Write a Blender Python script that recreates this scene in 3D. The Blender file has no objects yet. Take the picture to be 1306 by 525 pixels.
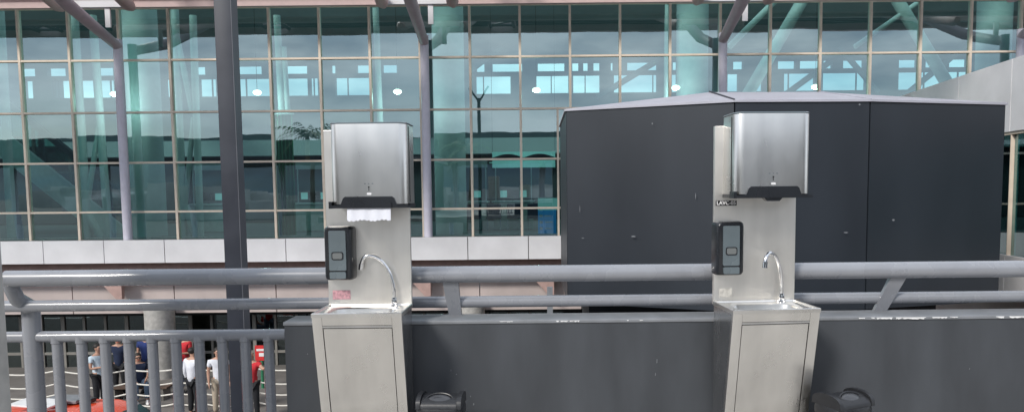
import bpy, bmesh, math, random
from mathutils import Vector, Matrix
random.seed(7)
R = math.radians
scene = bpy.context.scene
COL = scene.collection

# ------------------------------------------------------------------ camera
E = 1.45                       # eye height above the deck
F = 940.0; PX, PY = 690.0, 315.0
cam = bpy.data.objects.new('camera', bpy.data.cameras.new('camera'))
COL.objects.link(cam); scene.camera = cam
cam.data.sensor_width = 36.0
cam.data.lens = 36.0 * F / 1306
cam.data.shift_x = -(PX - 653) / 1306
cam.data.shift_y = (PY - 262.5) / 1306
cam.data.clip_start = 0.05; cam.data.clip_end = 6000
CR = Matrix.Rotation(R(90 - 4.44), 4, 'X') @ Matrix.Rotation(R(-0.57), 4, 'Z')
cam.matrix_world = Matrix.Translation((0, 0, E)) @ CR

def W(px, py, Y):
    "point of the place seen at a photo position at distance Y along the view"
    d = CR @ Vector(((px - PX) / F, -(py - PY) / F, -1))
    return Vector((0, 0, E)) + d * (Y / d.y)

# ------------------------------------------------------------------ world + sun
world = bpy.data.worlds.new('World'); scene.world = world; world.use_nodes = True
nt = world.node_tree; nt.nodes.clear()
out = nt.nodes.new('ShaderNodeOutputWorld'); bg = nt.nodes.new('ShaderNodeBackground')
sky = nt.nodes.new('ShaderNodeTexSky'); sky.sky_type = 'NISHITA'; sky.sun_disc = False
SUN_EL, SUN_AZ = 37, 216
sky.sun_elevation = R(SUN_EL); sky.sun_rotation = R(SUN_AZ)
sky.dust_density = .6; sky.ozone_density = 1.5
tc = nt.nodes.new('ShaderNodeTexCoord'); mp = nt.nodes.new('ShaderNodeMapping')
mp.inputs['Scale'].default_value = (1.0, 1.0, 3.2)
nz = nt.nodes.new('ShaderNodeTexNoise'); nz.inputs['Scale'].default_value = 3.0
nz.inputs['Detail'].default_value = 9; nz.inputs['Roughness'].default_value = .58
cr = nt.nodes.new('ShaderNodeValToRGB')
cr.color_ramp.elements[0].position = .36; cr.color_ramp.elements[0].color = (.45, .45, .45, 1)
cr.color_ramp.elements[1].position = .60; cr.color_ramp.elements[1].color = (1, 1, 1, 1)
mx = nt.nodes.new('ShaderNodeMixRGB'); n2 = nt.nodes.new('ShaderNodeTexNoise'); n2.inputs['Scale'].default_value = 6.5; n2.inputs['Detail'].default_value = 7
cr2 = nt.nodes.new('ShaderNodeValToRGB'); cr2.color_ramp.elements[0].position = .38; cr2.color_ramp.elements[0].color = (5.6, 6.3, 7.4, 1)
cr2.color_ramp.elements[1].position = .62; cr2.color_ramp.elements[1].color = (11.0, 11.5, 12.2, 1)
nt.links.new(mp.outputs[0], n2.inputs['Vector']); nt.links.new(n2.outputs['Fac'], cr2.inputs[0]); nt.links.new(cr2.outputs[0], mx.inputs[2])
nt.links.new(tc.outputs['Generated'], mp.inputs[0]); nt.links.new(mp.outputs[0], nz.inputs['Vector'])
nt.links.new(nz.outputs['Fac'], cr.inputs[0]); nt.links.new(cr.outputs[0], mx.inputs[0])
nt.links.new(sky.outputs[0], mx.inputs[1]); nt.links.new(mx.outputs[0], bg.inputs[0])
bg.inputs[1].default_value = 0.10
nt.links.new(bg.outputs[0], out.inputs[0])

sun = bpy.data.objects.new('sun', bpy.data.lights.new('sun', 'SUN')); COL.objects.link(sun)
sun.data.energy = 2.2; sun.data.angle = R(12); sun.data.color = (1, .95, .88)
sd = Vector((math.sin(R(SUN_AZ)) * math.cos(R(SUN_EL)), math.cos(R(SUN_AZ)) * math.cos(R(SUN_EL)), math.sin(R(SUN_EL))))
sun.rotation_euler = sd.to_track_quat('Z', 'Y').to_euler()

vs = scene.view_settings
vs.view_transform = 'Standard'; vs.look = 'None'; vs.gamma = 1; vs.use_curve_mapping = False
vs.exposure = 0.45
scene.render.engine = 'CYCLES'
scene.cycles.max_bounces = 8; scene.cycles.transparent_max_bounces = 12
scene.cycles.caustics_reflective = False; scene.cycles.caustics_refractive = False

# ------------------------------------------------------------------ materials
def mat(name, col, rough=.5, metal=0, var=.12, scale=6, bump=0, stretch=(1, 1, 1), spec=.5, emit=0, coat=0, scratch=0, aniso_streak=0):
    m = bpy.data.materials.new(name); m.use_nodes = True
    t = m.node_tree; b = t.nodes['Principled BSDF']
    b.inputs['Roughness'].default_value = rough; b.inputs['Metallic'].default_value = metal
    b.inputs['Specular IOR Level'].default_value = spec
    b.inputs['Coat Weight'].default_value = coat
    c = t.nodes.new('ShaderNodeTexCoord'); mp = t.nodes.new('ShaderNodeMapping'); mp.inputs['Scale'].default_value = stretch
    n = t.nodes.new('ShaderNodeTexNoise'); n.inputs['Scale'].default_value = scale; n.inputs['Detail'].default_value = 7
    t.links.new(c.outputs['Object'], mp.inputs[0]); t.links.new(mp.outputs[0], n.inputs['Vector'])
    r = t.nodes.new('ShaderNodeValToRGB')
    r.color_ramp.elements[0].position = .3; r.color_ramp.elements[1].position = .7
    r.color_ramp.elements[0].color = tuple(max(0, x * (1 - var)) for x in col) + (1,)
    r.color_ramp.elements[1].color = tuple(min(1, x * (1 + var)) for x in col) + (1,)
    t.links.new(n.outputs['Fac'], r.inputs[0])
    last = r.outputs[0]
    if scratch:      # small pale scuffs with a shape of their own
        v = t.nodes.new('ShaderNodeTexNoise'); v.inputs['Scale'].default_value = 9; v.inputs['Detail'].default_value = 12; v.inputs['Roughness'].default_value = .75
        mp2 = t.nodes.new('ShaderNodeMapping'); mp2.inputs['Scale'].default_value = (3, 3, .9)
        t.links.new(c.outputs['Object'], mp2.inputs[0]); t.links.new(mp2.outputs[0], v.inputs['Vector'])
        rr = t.nodes.new('ShaderNodeValToRGB'); rr.color_ramp.elements[0].position = scratch; rr.color_ramp.elements[1].position = scratch + .04
        t.links.new(v.outputs['Fac'], rr.inputs[0])
        mm = t.nodes.new('ShaderNodeMixRGB'); mm.inputs[2].default_value = (.45, .45, .43, 1)
        t.links.new(rr.outputs[0], mm.inputs[0]); t.links.new(last, mm.inputs[1]); last = mm.outputs[0]
    t.links.new(last, b.inputs['Base Color'])
    if var or aniso_streak:
        mr = t.nodes.new('ShaderNodeMapRange'); mr.inputs['To Min'].default_value = max(0, rough - .08); mr.inputs['To Max'].default_value = min(1, rough + .1)
        t.links.new(n.outputs['Fac'], mr.inputs['Value']); t.links.new(mr.outputs[0], b.inputs['Roughness'])
    if bump:
        bp = t.nodes.new('ShaderNodeBump'); bp.inputs['Strength'].default_value = bump; bp.inputs['Distance'].default_value = .01
        t.links.new(n.outputs['Fac'], bp.inputs['Height']); t.links.new(bp.outputs[0], b.inputs['Normal'])
    if emit:
        b.inputs['Emission Color'].default_value = tuple(col) + (1,); b.inputs['Emission Strength'].default_value = emit
    return m

def steel_mat(name, col, rough):
    m = bpy.data.materials.new(name); m.use_nodes = True
    t = m.node_tree; b = t.nodes['Principled BSDF']; b.inputs['Metallic'].default_value = 1
    c = t.nodes.new('ShaderNodeTexCoord')
    def noise(sc, st, det=6):
        mp = t.nodes.new('ShaderNodeMapping'); mp.inputs['Scale'].default_value = st
        n = t.nodes.new('ShaderNodeTexNoise'); n.inputs['Scale'].default_value = sc; n.inputs['Detail'].default_value = det
        t.links.new(c.outputs['Object'], mp.inputs[0]); t.links.new(mp.outputs[0], n.inputs['Vector']); return n
    brush = noise(160, (1, 1, .012)); smudge = noise(7, (1, 1, .6), 3); wide = noise(5, (2.2, 2.2, .10), 3)
    add = t.nodes.new('ShaderNodeMath'); add.operation = 'ADD'
    t.links.new(smudge.outputs['Fac'], add.inputs[0]); t.links.new(wide.outputs['Fac'], add.inputs[1])
    r = t.nodes.new('ShaderNodeValToRGB'); r.color_ramp.elements[0].position = .36; r.color_ramp.elements[1].position = .64
    r.color_ramp.elements[0].color = tuple(x * .89 for x in col) + (1,); r.color_ramp.elements[1].color = tuple(min(1, x * 1.06) for x in col) + (1,)
    h = t.nodes.new('ShaderNodeMath'); h.operation = 'MULTIPLY'; h.inputs[1].default_value = .5
    t.links.new(add.outputs[0], h.inputs[0]); t.links.new(h.outputs[0], r.inputs[0]); t.links.new(r.outputs[0], b.inputs['Base Color'])
    mr = t.nodes.new('ShaderNodeMapRange'); mr.inputs['To Min'].default_value = rough - .04; mr.inputs['To Max'].default_value = rough + .10
    t.links.new(smudge.outputs['Fac'], mr.inputs['Value']); t.links.new(mr.outputs[0], b.inputs['Roughness'])
    b.inputs['Anisotropic'].default_value = .5
    b1 = t.nodes.new('ShaderNodeBump'); b1.inputs['Strength'].default_value = .25; b1.inputs['Distance'].default_value = .0006
    t.links.new(brush.outputs['Fac'], b1.inputs['Height'])
    b2 = t.nodes.new('ShaderNodeBump'); b2.inputs['Strength'].default_value = .3; b2.inputs['Distance'].default_value = .006
    t.links.new(wide.outputs['Fac'], b2.inputs['Height']); t.links.new(b1.outputs[0], b2.inputs['Normal']); t.links.new(b2.outputs[0], b.inputs['Normal'])
    return m

def glass_mat(name, tint, refl, rcol=(.86, .97, 1)):
    m = bpy.data.materials.new(name); m.use_nodes = True
    t = m.node_tree; t.nodes.clear()
    o = t.nodes.new('ShaderNodeOutputMaterial'); mix = t.nodes.new('ShaderNodeMixShader')
    tr = t.nodes.new('ShaderNodeBsdfTransparent'); tr.inputs[0].default_value = tint + (1,)
    gl = t.nodes.new('ShaderNodeBsdfGlossy'); gl.inputs['Color'].default_value = rcol + (1,); gl.inputs['Roughness'].default_value = .012
    lw = t.nodes.new('ShaderNodeLayerWeight'); lw.inputs[0].default_value = .35
    mr = t.nodes.new('ShaderNodeMapRange'); mr.inputs['To Min'].default_value = refl; mr.inputs['To Max'].default_value = 1
    t.links.new(lw.outputs['Fresnel'], mr.inputs['Value'])
    c = t.nodes.new('ShaderNodeTexCoord'); n = t.nodes.new('ShaderNodeTexNoise'); n.inputs['Scale'].default_value = .7; n.inputs['Detail'].default_value = 2
    bp = t.nodes.new('ShaderNodeBump'); bp.inputs['Strength'].default_value = .35; bp.inputs['Distance'].default_value = .0045
    t.links.new(c.outputs['Object'], n.inputs['Vector']); t.links.new(n.outputs['Fac'], bp.inputs['Height']); t.links.new(bp.outputs[0], gl.inputs['Normal'])
    t.links.new(mr.outputs[0], mix.inputs[0]); t.links.new(tr.outputs[0], mix.inputs[1]); t.links.new(gl.outputs[0], mix.inputs[2])
    t.links.new(mix.outputs[0], o.inputs[0])
    return m

M = dict(
    plate=steel_mat('back_plate_steel', (.86, .835, .79), .38),
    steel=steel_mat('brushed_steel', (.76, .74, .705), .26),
    steel_dim=steel_mat('brushed_steel_dim_reflection', (.60, .60, .60), .22),  # darker steel: the sides' dark reflection is put into the colour
    chrome=mat('chrome', (.75, .75, .76), .08, 1, var=.03),
    blackp=mat('black_plastic', (.012, .014, .018), .28, var=.1, coat=.2),
    lid=mat('dark_plastic', (.022, .023, .026), .34, var=.15, bump=.05, scale=60),
    smoke=mat('smoked_plastic', (.12, .15, .165), .25, var=.08, coat=.4),
    slot=mat('window_slot', (.16, .17, .17), .2, var=.05),
    paper=mat('paper', (.70, .71, .77), .9, var=.03),
    pink=mat('pink_sticker', (.62, .34, .38), .6, var=.35, scale=90),
    residue=mat('sticker_residue', (.60, .58, .53), .75, var=.25, scale=60),
    tag=mat('black_tag', (.01, .01, .012), .4, var=.05),
    white=mat('white_paint', (.78, .78, .78), .6, var=.05),
    rail=mat('grey_rail_paint', (.25, .26, .285), .26, var=.07, scale=7, bump=.02, coat=.6),
    wall=mat('charcoal_wall_paint', (.050, .055, .063), .50, var=.20, scale=3.5, bump=.15, stretch=(1.6, 1, .45), scratch=.74),
    coping=mat('skylit_coping_grey', (.20, .21, .225), .55, var=.15, scale=8, bump=.05),  # wall top lightened as if by the sky; also on small grey parts
    chip=mat('bare_plaster', (.72, .72, .72), .9, var=.12, scale=30),
    clad=mat('dark_cladding', (.020, .025, .033), .42, var=.16, scale=.9, bump=.12, stretch=(1, 1, .35), scratch=.775),
    roofc=mat('roof_sheet', (.42, .42, .47), .45, var=.06, scale=2),
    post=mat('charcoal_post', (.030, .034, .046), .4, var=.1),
    post_lit_side=mat('charcoal_post_lit_side', (.10, .105, .12), .4, var=.1),  # lit copy of the post colour for its right side
    fascia=mat('white_cladding', (.72, .72, .74), .5, var=.08, scale=1.3),
    joint=mat('joint_sealant', (.12, .11, .11), .8),
    soffit=mat('rose_panel', (.50, .43, .41), .7, var=.08, scale=1.5),
    soffitr=mat('red_brown_band', (.44, .30, .27), .7, var=.12),
    mull=mat('beige_mullion', (.80, .69, .565), .45, var=.06),
    eave=mat('warm_lit_beam', (.62, .47, .455), .55, var=.06),  # warm light on the shaded beams is put into this pink
    steelcol=mat('lilac_steel', (.66, .64, .73), .45, var=.05),
    armc=mat('mauve_steel', (.52, .43, .47), .5, var=.06),
    canopy=mat('dark_deck_sheet', (.045, .052, .062), .5, var=.15),
    intwall=mat('hall_wall', (.34, .37, .38), .8, var=.08, scale=.5),
    intcol=mat('hall_column', (.60, .64, .62), .6, var=.04),
    intfloor=mat('hall_floor', (.16, .17, .17), .35, var=.1),
    dark=mat('dark_void', (.02, .024, .028), .7),
    esc=mat('escalator_side', (.48, .56, .53), .4, var=.1),
    escd=mat('escalator_dark', (.02, .03, .035), .4, var=.1),
    door=mat('door_frame', (.22, .21, .19), .5, var=.1),
    green=mat('green_panel', (.03, .20, .10), .5, var=.2, scale=3),
    concrete=mat('concrete', (.40, .39, .37), .85, var=.18, scale=9, bump=.25),
    deck=mat('deck_concrete', (.42, .40, .37), .8, var=.15, scale=3, bump=.1),
    asphalt=mat('asphalt', (.05, .05, .052), .9, var=.25, scale=4, bump=.1),
    pave=mat('pavement_tiles', (.17, .16, .15), .8, var=.15, scale=3),
    hazy_hill=mat('hazy_hill', (.030, .062, .092), .9, var=.3, scale=.02),  # blue distance haze is put into the colour
    leaf=mat('palm_leaf', (.045, .10, .03), .6, var=.3),
    trunk=mat('palm_trunk', (.16, .13, .10), .9, var=.2),
    redp=mat('orange_red_paint', (.80, .075, .02), .28, var=.04, coat=.6),
    carglass=mat('car_glass', (.015, .018, .02), .06, var=.02, coat=.5),
    tyre=mat('tyre', (.02, .02, .02), .8),
    rim=mat('rim', (.5, .5, .52), .3, 1),
    headl=mat('head_lamp', (.75, .75, .72), .12, var=.03),
    redpost=mat('red_post', (.62, .03, .03), .5, var=.08),
    rope=mat('white_rope', (.74, .72, .66), .9, var=.15, scale=60),
    cyan=mat('glowing_cyan_sign', (.45, .75, .72), .5, var=.05, emit=.25),  # faint glow added to banner and header colour; screens share it
    blue=mat('glowing_blue_sign', (.02, .22, .52), .5, var=.15, scale=6, emit=.3),  # faint glow added to the stand, which is no lamp
    lamp=mat('lamp_glow', (1, .93, .72), .4, var=0, emit=5),
    skin=mat('skin', (.48, .28, .20), .55, var=.08, scale=20),
    hair=mat('dark_hair', (.015, .012, .010), .6, var=.3, scale=60),
    s_white=mat('white_cloth', (.72, .74, .80), .9, var=.06, scale=9, bump=1.0), s_lblue=mat('pale_blue_cloth', (.55, .66, .74), .9, var=.06, scale=9, bump=1.0),
    s_navy=mat('navy_cloth', (.015, .025, .06), .9, var=.2, scale=9, bump=1.0), s_blue=mat('blue_cloth', (.02, .04, .16), .9, var=.2, scale=9, bump=1.0),
    s_red=mat('red_cloth', (.55, .03, .04), .9, var=.12, scale=9, bump=1.0), s_black=mat('black_cloth', (.012, .013, .016), .9, var=.2, scale=9, bump=1.0),
    s_jeans=mat('denim', (.10, .15, .22), .9, var=.25, scale=9, bump=1.0), s_beige=mat('beige_cloth', (.42, .36, .28), .9, var=.08, scale=9, bump=1.0),
    shoe=mat('shoe', (.03, .03, .03), .6), wshoe=mat('white_shoe', (.75, .75, .75), .6),
    wood=mat('bench_wood', (.12, .08, .06), .7, var=.3),
    gw=glass_mat('curtain_glass', (.31, .60, .585), .23, (.78, .96, 1)),
    gd=glass_mat('door_glass', (.22, .34, .32), .10),
    grail=glass_mat('green_glass', (.2, .5, .42), .12),
)

# ------------------------------------------------------------------ mesh helpers
class MB:
    def __init__(s): s.bm = bmesh.new()
    def face(s, vs):
        try: return s.bm.faces.new(vs)
        except ValueError: return None
    def box(s, x0, x1, y0, y1, z0, z1, rot=None, bev=0):
        pts = [(x, y, z) for z in (z0, z1) for y in (y0, y1) for x in (x0, x1)]
        v = [s.bm.verts.new(rot @ Vector(p) if rot else p) for p in pts]
        fs = [s.bm.faces.new([v[i] for i in f]) for f in ((0, 2, 3, 1), (4, 5, 7, 6), (0, 1, 5, 4), (2, 6, 7, 3), (0, 4, 6, 2), (1, 3, 7, 5))]
        if bev:
            es = list({e for f in fs for e in f.edges})
            bmesh.ops.bevel(s.bm, geom=es, offset=bev, segments=2, affect='EDGES', profile=.6)
        return s
    def hexa(s, p):          # 8 corners: bottom 4 then top 4
        v = [s.bm.verts.new(q) for q in p]
        for f in ((3, 2, 1, 0), (4, 5, 6, 7), (0, 1, 5, 4), (1, 2, 6, 5), (2, 3, 7, 6), (3, 0, 4, 7)): s.face([v[i] for i in f])
        return s
    def prism(s, poly, ax, a0, a1):
        "extrude a 2-D polygon along axis ax ('x','y','z') between a0 and a1"
        def P(u, w, a): return {'x': (a, u, w), 'y': (u, a, w), 'z': (u, w, a)}[ax]
        A = [s.bm.verts.new(P(u, w, a0)) for u, w in poly]; B = [s.bm.verts.new(P(u, w, a1)) for u, w in poly]
        n = len(poly)
        for i in range(n): s.face([A[i], A[(i + 1) % n], B[(i + 1) % n], B[i]])
        s.face(A[::-1]); s.face(B)
        return s
    def tube(s, pts, rad, seg=12, cap=True):
        pts = [Vector(p) for p in pts]; n = len(pts)
        rs = rad if isinstance(rad, (list, tuple)) else [rad] * n
        rings = []; up = None
        for i, p in enumerate(pts):
            d = (pts[min(i + 1, n - 1)] - pts[max(i - 1, 0)]).normalized()
            if up is None:
                up = Vector((0, 0, 1)) if abs(d.z) < .9 else Vector((0, 1, 0))
            a = d.cross(up)
            if a.length < 1e-4: a = d.cross(Vector((1, 0, 0)))
            a.normalize(); b = a.cross(d).normalized(); up = b
            rings.append([s.bm.verts.new(p + (a * math.cos(t) + b * math.sin(t)) * rs[i]) for t in [2 * math.pi * k / seg for k in range(seg)]])
        for i in range(n - 1):
            for k in range(seg): s.face([rings[i][k], rings[i][(k + 1) % seg], rings[i + 1][(k + 1) % seg], rings[i + 1][k]])
        if cap: s.face(rings[0][::-1]); s.face(rings[-1])
        return s
    def loft(s, rings, cap=True):
        rs = [[s.bm.verts.new(p) for p in r] for r in rings]; n = len(rs[0])
        for i in range(len(rs) - 1):
            for k in range(n): s.face([rs[i][k], rs[i][(k + 1) % n], rs[i + 1][(k + 1) % n], rs[i + 1][k]])
        if cap: s.face(rs[0][::-1]); s.face(rs[-1])
        return s
    def ball(s, c, r, sc=(1, 1, 1), u=14, v=10):
        m = Matrix.Translation(c) @ Matrix.Diagonal((r * sc[0], r * sc[1], r * sc[2], 1))
        bmesh.ops.create_uvsphere(s.bm, u_segments=u, v_segments=v, radius=1, matrix=m); return s
    def build(s, name, m, parent=None, smooth=False, mtx=None):
        bmesh.ops.recalc_face_normals(s.bm, faces=s.bm.faces)
        me = bpy.data.meshes.new(name); s.bm.to_mesh(me); s.bm.free()
        me.materials.append(m)
        if smooth:
            for p in me.polygons: p.use_smooth = True
            me.set_sharp_from_angle(angle=R(38))
        o = bpy.data.objects.new(name, me); COL.objects.link(o)
        if parent: o.parent = parent
        if mtx is not None: o.matrix_local = mtx
        return o

def tag(o, label=None, cat=None, group=None, kind=None):
    if label: o['label'] = label
    if cat: o['category'] = cat
    if group: o['group'] = group
    if kind: o['kind'] = kind
    return o
def thing(name, label, cat, loc=(0, 0, 0), rz=0, group=None):
    o = bpy.data.objects.new(name, None); COL.objects.link(o); o.location = loc; o.rotation_euler = (0, 0, rz)
    o.empty_display_size = .1
    return tag(o, label, cat, group)
def superellipse(cx, cy, a, b, z, n=28, e=4.0):
    r = []
    for k in range(n):
        t = 2 * math.pi * k / n; c, s_ = math.cos(t), math.sin(t)
        r.append((cx + a * math.copysign(abs(c) ** (2 / e), c), cy + b * math.copysign(abs(s_) ** (2 / e), s_), z))
    return r
def rrect(x0, x1, y0, y1, r, seg=5, corners=(1, 1, 1, 1)):
    "rounded rectangle, corners bl br tr tl"
    o = []
    for (cx, cy, a0, on, px, py) in ((x0 + r, y0 + r, 180, corners[0], x0, y0), (x1 - r, y0 + r, 270, corners[1], x1, y0), (x1 - r, y1 - r, 0, corners[2], x1, y1), (x0 + r, y1 - r, 90, corners[3], x0, y1)):
        if not on: o.append((px, py)); continue
        for k in range(seg + 1):
            a = R(a0 + 90 * k / seg); o.append((cx + r * math.cos(a), cy + r * math.sin(a)))
    return o
def text_mesh(name, txt, size, m, parent, loc, rot=(R(90), 0, 0), ext=.0004):
    c = bpy.data.curves.new(name, 'FONT'); c.body = txt; c.size = size; c.extrude = ext; c.offset = .0007; c.align_x = 'CENTER'; c.align_y = 'CENTER'
    t = bpy.data.objects.new(name, c); COL.objects.link(t); bpy.context.view_layer.update()
    me = bpy.data.meshes.new_from_object(t.evaluated_get(bpy.context.evaluated_depsgraph_get()))
    bpy.data.objects.remove(t); me.materials.clear(); me.materials.append(m)
    o = bpy.data.objects.new(name, me); COL.objects.link(o); o.parent = parent; o.location = loc; o.rotation_euler = rot
    return o

LG = E - 5.65                   # lower street level
# ------------------------------------------------------------------ ground
tag(MB().box(-12, 14, -9, 4.16, -.30, 0).build('deck', M['deck']), kind='structure')
tag(MB().box(-2500, 2500, -2500, 2500, LG - 1, LG).build('road', M['asphalt']), kind='structure')
pv = MB()
pv.box(-40, 40, 17.2, 60, LG - .02, LG + .12)
tag(pv.build('pavement', M['pave']), kind='structure')
ln = MB()
for i in range(-6, 7): ln.box(i * 5.5 - 1.2, i * 5.5 + 1.2, 13.2, 13.32, LG, LG + .004)
ln.box(-40, 40, 16.9, 17.0, LG, LG + .004)
tag(ln.build('road_markings', M['white']), kind='structure')
# hills behind the viewer (mirrored in the glass)
hb = MB()
for (dist, hgt, seed) in ((900, 56, 3), (1500, 84, 8)):
    random.seed(seed); prev = None
    ph = [random.uniform(0, 6) for _ in range(5)]
    N = 90
    ft = []; tp = []; bk = []
    for i in range(N + 1):
        x = -2300 + 4600 * i / N
        h = hgt * (1 + .12 * math.sin(x / 310 + ph[0]) + .08 * math.sin(x / 130 + ph[1]) + .03 * math.sin(x / 51 + ph[2]))
        ft.append(hb.bm.verts.new((x, -dist, LG - 2))); tp.append(hb.bm.verts.new((x, -dist - 160, h))); bk.append(hb.bm.verts.new((x, -dist - 380, LG - 2)))
    for i in range(N):
        hb.face([ft[i], ft[i + 1], tp[i + 1], tp[i]]); hb.face([tp[i], tp[i + 1], bk[i + 1], bk[i]])
tag(hb.build('hills', M['hazy_hill']), kind='structure')
random.seed(7)

# ------------------------------------------------------------------ terminal building
GY = 22.0
pa = W(25.7, 78, GY); pb = W(1237, 66, GY)
step = (pb.x - pa.x) / 19
mx_ = [pa.x + step * i for i in range(-20, 36)]
zr = [W(690, y, GY).z for y in (301, 265, 202.5, 138.5, 72, 5.5)]
zr.append(zr[-1] + (zr[-1] - zr[-2]))
X0, X1 = mx_[0], mx_[-1]
B = thing('terminal_building', 'long terminal building with teal glass curtain wall, beige grid frames and pink roof edge', 'building', (0, GY, LG))
BO = Vector((0, GY, LG))
def bp(mb, name, m, smooth=False, parent=None):
    "part of the terminal, given in world coordinates"
    bmesh.ops.translate(mb.bm, verts=mb.bm.verts, vec=-BO)
    return mb.build(name, m, parent or B, smooth)
cells = []
for i in range(len(mx_) - 1):
    for j in range(len(zr) - 1):
        xc = (mx_[i] + mx_[i + 1]) / 2; zc = (zr[j] + zr[j + 1]) / 2
        pxl = PX + xc / GY * F
        vis = -40 < pxl < 1340 and j < 5
        if pxl > 735 and j < 3: vis = False
        cells.append((vis, i, j))
rest = MB(); npane = 0
for vis, i, j in cells:
    x0, x1 = mx_[i] + .03, mx_[i + 1] - .03; z0, z1 = zr[j] + .03, zr[j + 1] - .03
    g = random.uniform
    ty, tx = g(-.0035, .0035), g(-.0035, .0035)
    def q(x, z): return (x, GY + .03 + tx * (x - x0) + ty * (z - z0), z)
    own = vis and npane < 100
    mb = MB() if own else rest
    vs_ = [mb.bm.verts.new(q(*a)) for a in ((x0, z0), (x1, z0), (x1, z1), (x0, z1))]
    mb.bm.faces.new(vs_)
    if own:
        bp(mb, 'glass_pane', M['gw']); npane += 1
tag(bp(rest, 'glass_pane', M['gw']), kind='stuff')
for x in mx_:
    bp(MB().box(x - .034, x + .034, GY - .05, GY + .10, zr[0], zr[-1] + .2), 'mullion', M['mull'])
for z in zr[1:]:
    bp(MB().box(X0, X1, GY - .04, GY + .08, z - .028, z + .028), 'transom', M['mull'])
xm = W(712, 250, GY).x
bp(MB().box(xm - .03, xm + .03, GY - .09, GY - .052, zr[0], zr[3]), 'mullion', M['mull'])
# fascia of light panels
zf1 = W(690, 301, 21.4).z; zf0 = W(690, 330, 21.4).z
jx = [W(55, 320, 21.4).x + k * (W(674, 320, 21.4).x - W(55, 320, 21.4).x) / 8 for k in range(-14, 24)]
for a, b in zip(jx[:-1], jx[1:]):
    bp(MB().box(a + .012, b - .012, 21.4, 21.5, zf0, zf1), 'fascia_panel', M['fascia'])
bp(MB().box(X0, X1, 21.46, GY + .12, zf0 + .02, zf1 - .02), 'floor_edge', M['joint'])
# band below: red brown strip, then rose grey panels
z1 = W(690, 352, 21.9).z; z2 = W(690, 394, 22.3).z
bp(MB().box(X0, X1, 21.9, 22.3, z1, zf0 + .02), 'soffit_band', M['soffitr'])
ja = W(92, 370, 22.3).x; jb = W(222, 370, 22.3).x
k = -9
while ja + k * (jb - ja) < X1:
    a = ja + k * (jb - ja); bp(MB().box(a + .015, a + (jb - ja) - .015, 22.3, 22.45, z2, z1 + .1), 'wall_panel', M['soffit']); k += 1
for px in (150, 543, 700, 928):   # soffit brackets
    c = W(px, 352, 21.9)
    bp(MB().prism([(c.x - .55, z1 + .05), (c.x + .15, z1 + .05), (c.x + .15, z1 - .55), (c.x - .02, z1 - .55)], 'y', 21.8, 21.95), 'bracket', M['soffitr'])
# upper hall: floor, roof with an added opening, back wall with window openings
BY = 44.0
bp(MB().box(X0, X1, GY + .12, BY, zf0, zf1 - .05), 'hall_floor', M['intfloor'])
hz = zr[-1] + 1.2
rf = MB()
for (a, b) in ((GY - .2, 22.4), (33, BY + 1)): rf.box(X0, X1, a, b, hz, hz + .3)  # front of roof left open, out of view, to light the columns
for x in mx_[::6]:
    for (a, b) in ((22.4, 33),): rf.box(x - .6, x + .6, a, b, hz, hz + .3)
bp(rf, 'hall_roof', M['intwall'])
r1a, r1b = W(600, 92, BY).z, W(600, 81, BY).z
r2a, r2b = W(600, 120, BY).z, W(600, 97, BY).z
bw = MB(); bx0, bx1 = -60, 60
for (a, b) in ((zf1, r2a), (r2b, r1a), (r1b, hz)): bw.box(bx0, bx1, BY, BY + .4, a, b)
row2 = [(29, 41), (68, 73), (75, 145), (210, 217), (253, 275), (303, 345), (350, 392), (395, 405), (427, 475), (567, 586), (607, 651), (684, 725), (731, 765), (783, 838), (857, 880), (928, 942), (965, 973), (1000, 1040), (1043, 1105), (1146, 1172), (1175, 1236)]
row1 = [(25, 45), (60, 84), (122, 145), (212, 217), (248, 262), (303, 334), (340, 345), (350, 392), (422, 428), (455, 475), (488, 507), (582, 590), (608, 618), (628, 666), (686, 720), (730, 738), (744, 750), (757, 765), (779, 782), (800, 838), (858, 880), (935, 948), (992, 1015), (1020, 1046), (1050, 1062), (1075, 1102), (1146, 1170), (1180, 1200), (1210, 1234)]
for row, za, zb in ((row2, r2a, r2b), (row1, r1a, r1b)):
    cur = bx0
    for a, b in row:
        xa, xb = W(a, 100, BY).x, W(b, 100, BY).x
        bw.box(cur, xa, BY, BY + .4, za, zb); cur = xb
    bw.box(cur, bx1, BY, BY + .4, za, zb)
bp(bw, 'back_wall', M['intwall'])
wb = MB()
for i in range(60):
    x = bx0 + 2 * i + .7
    if -36 < x < 36: wb.box(x - .03, x + .03, BY + .1, BY + .2, r2a, r2b)
bp(wb, 'back_window_bars', M['intwall'])
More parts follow.
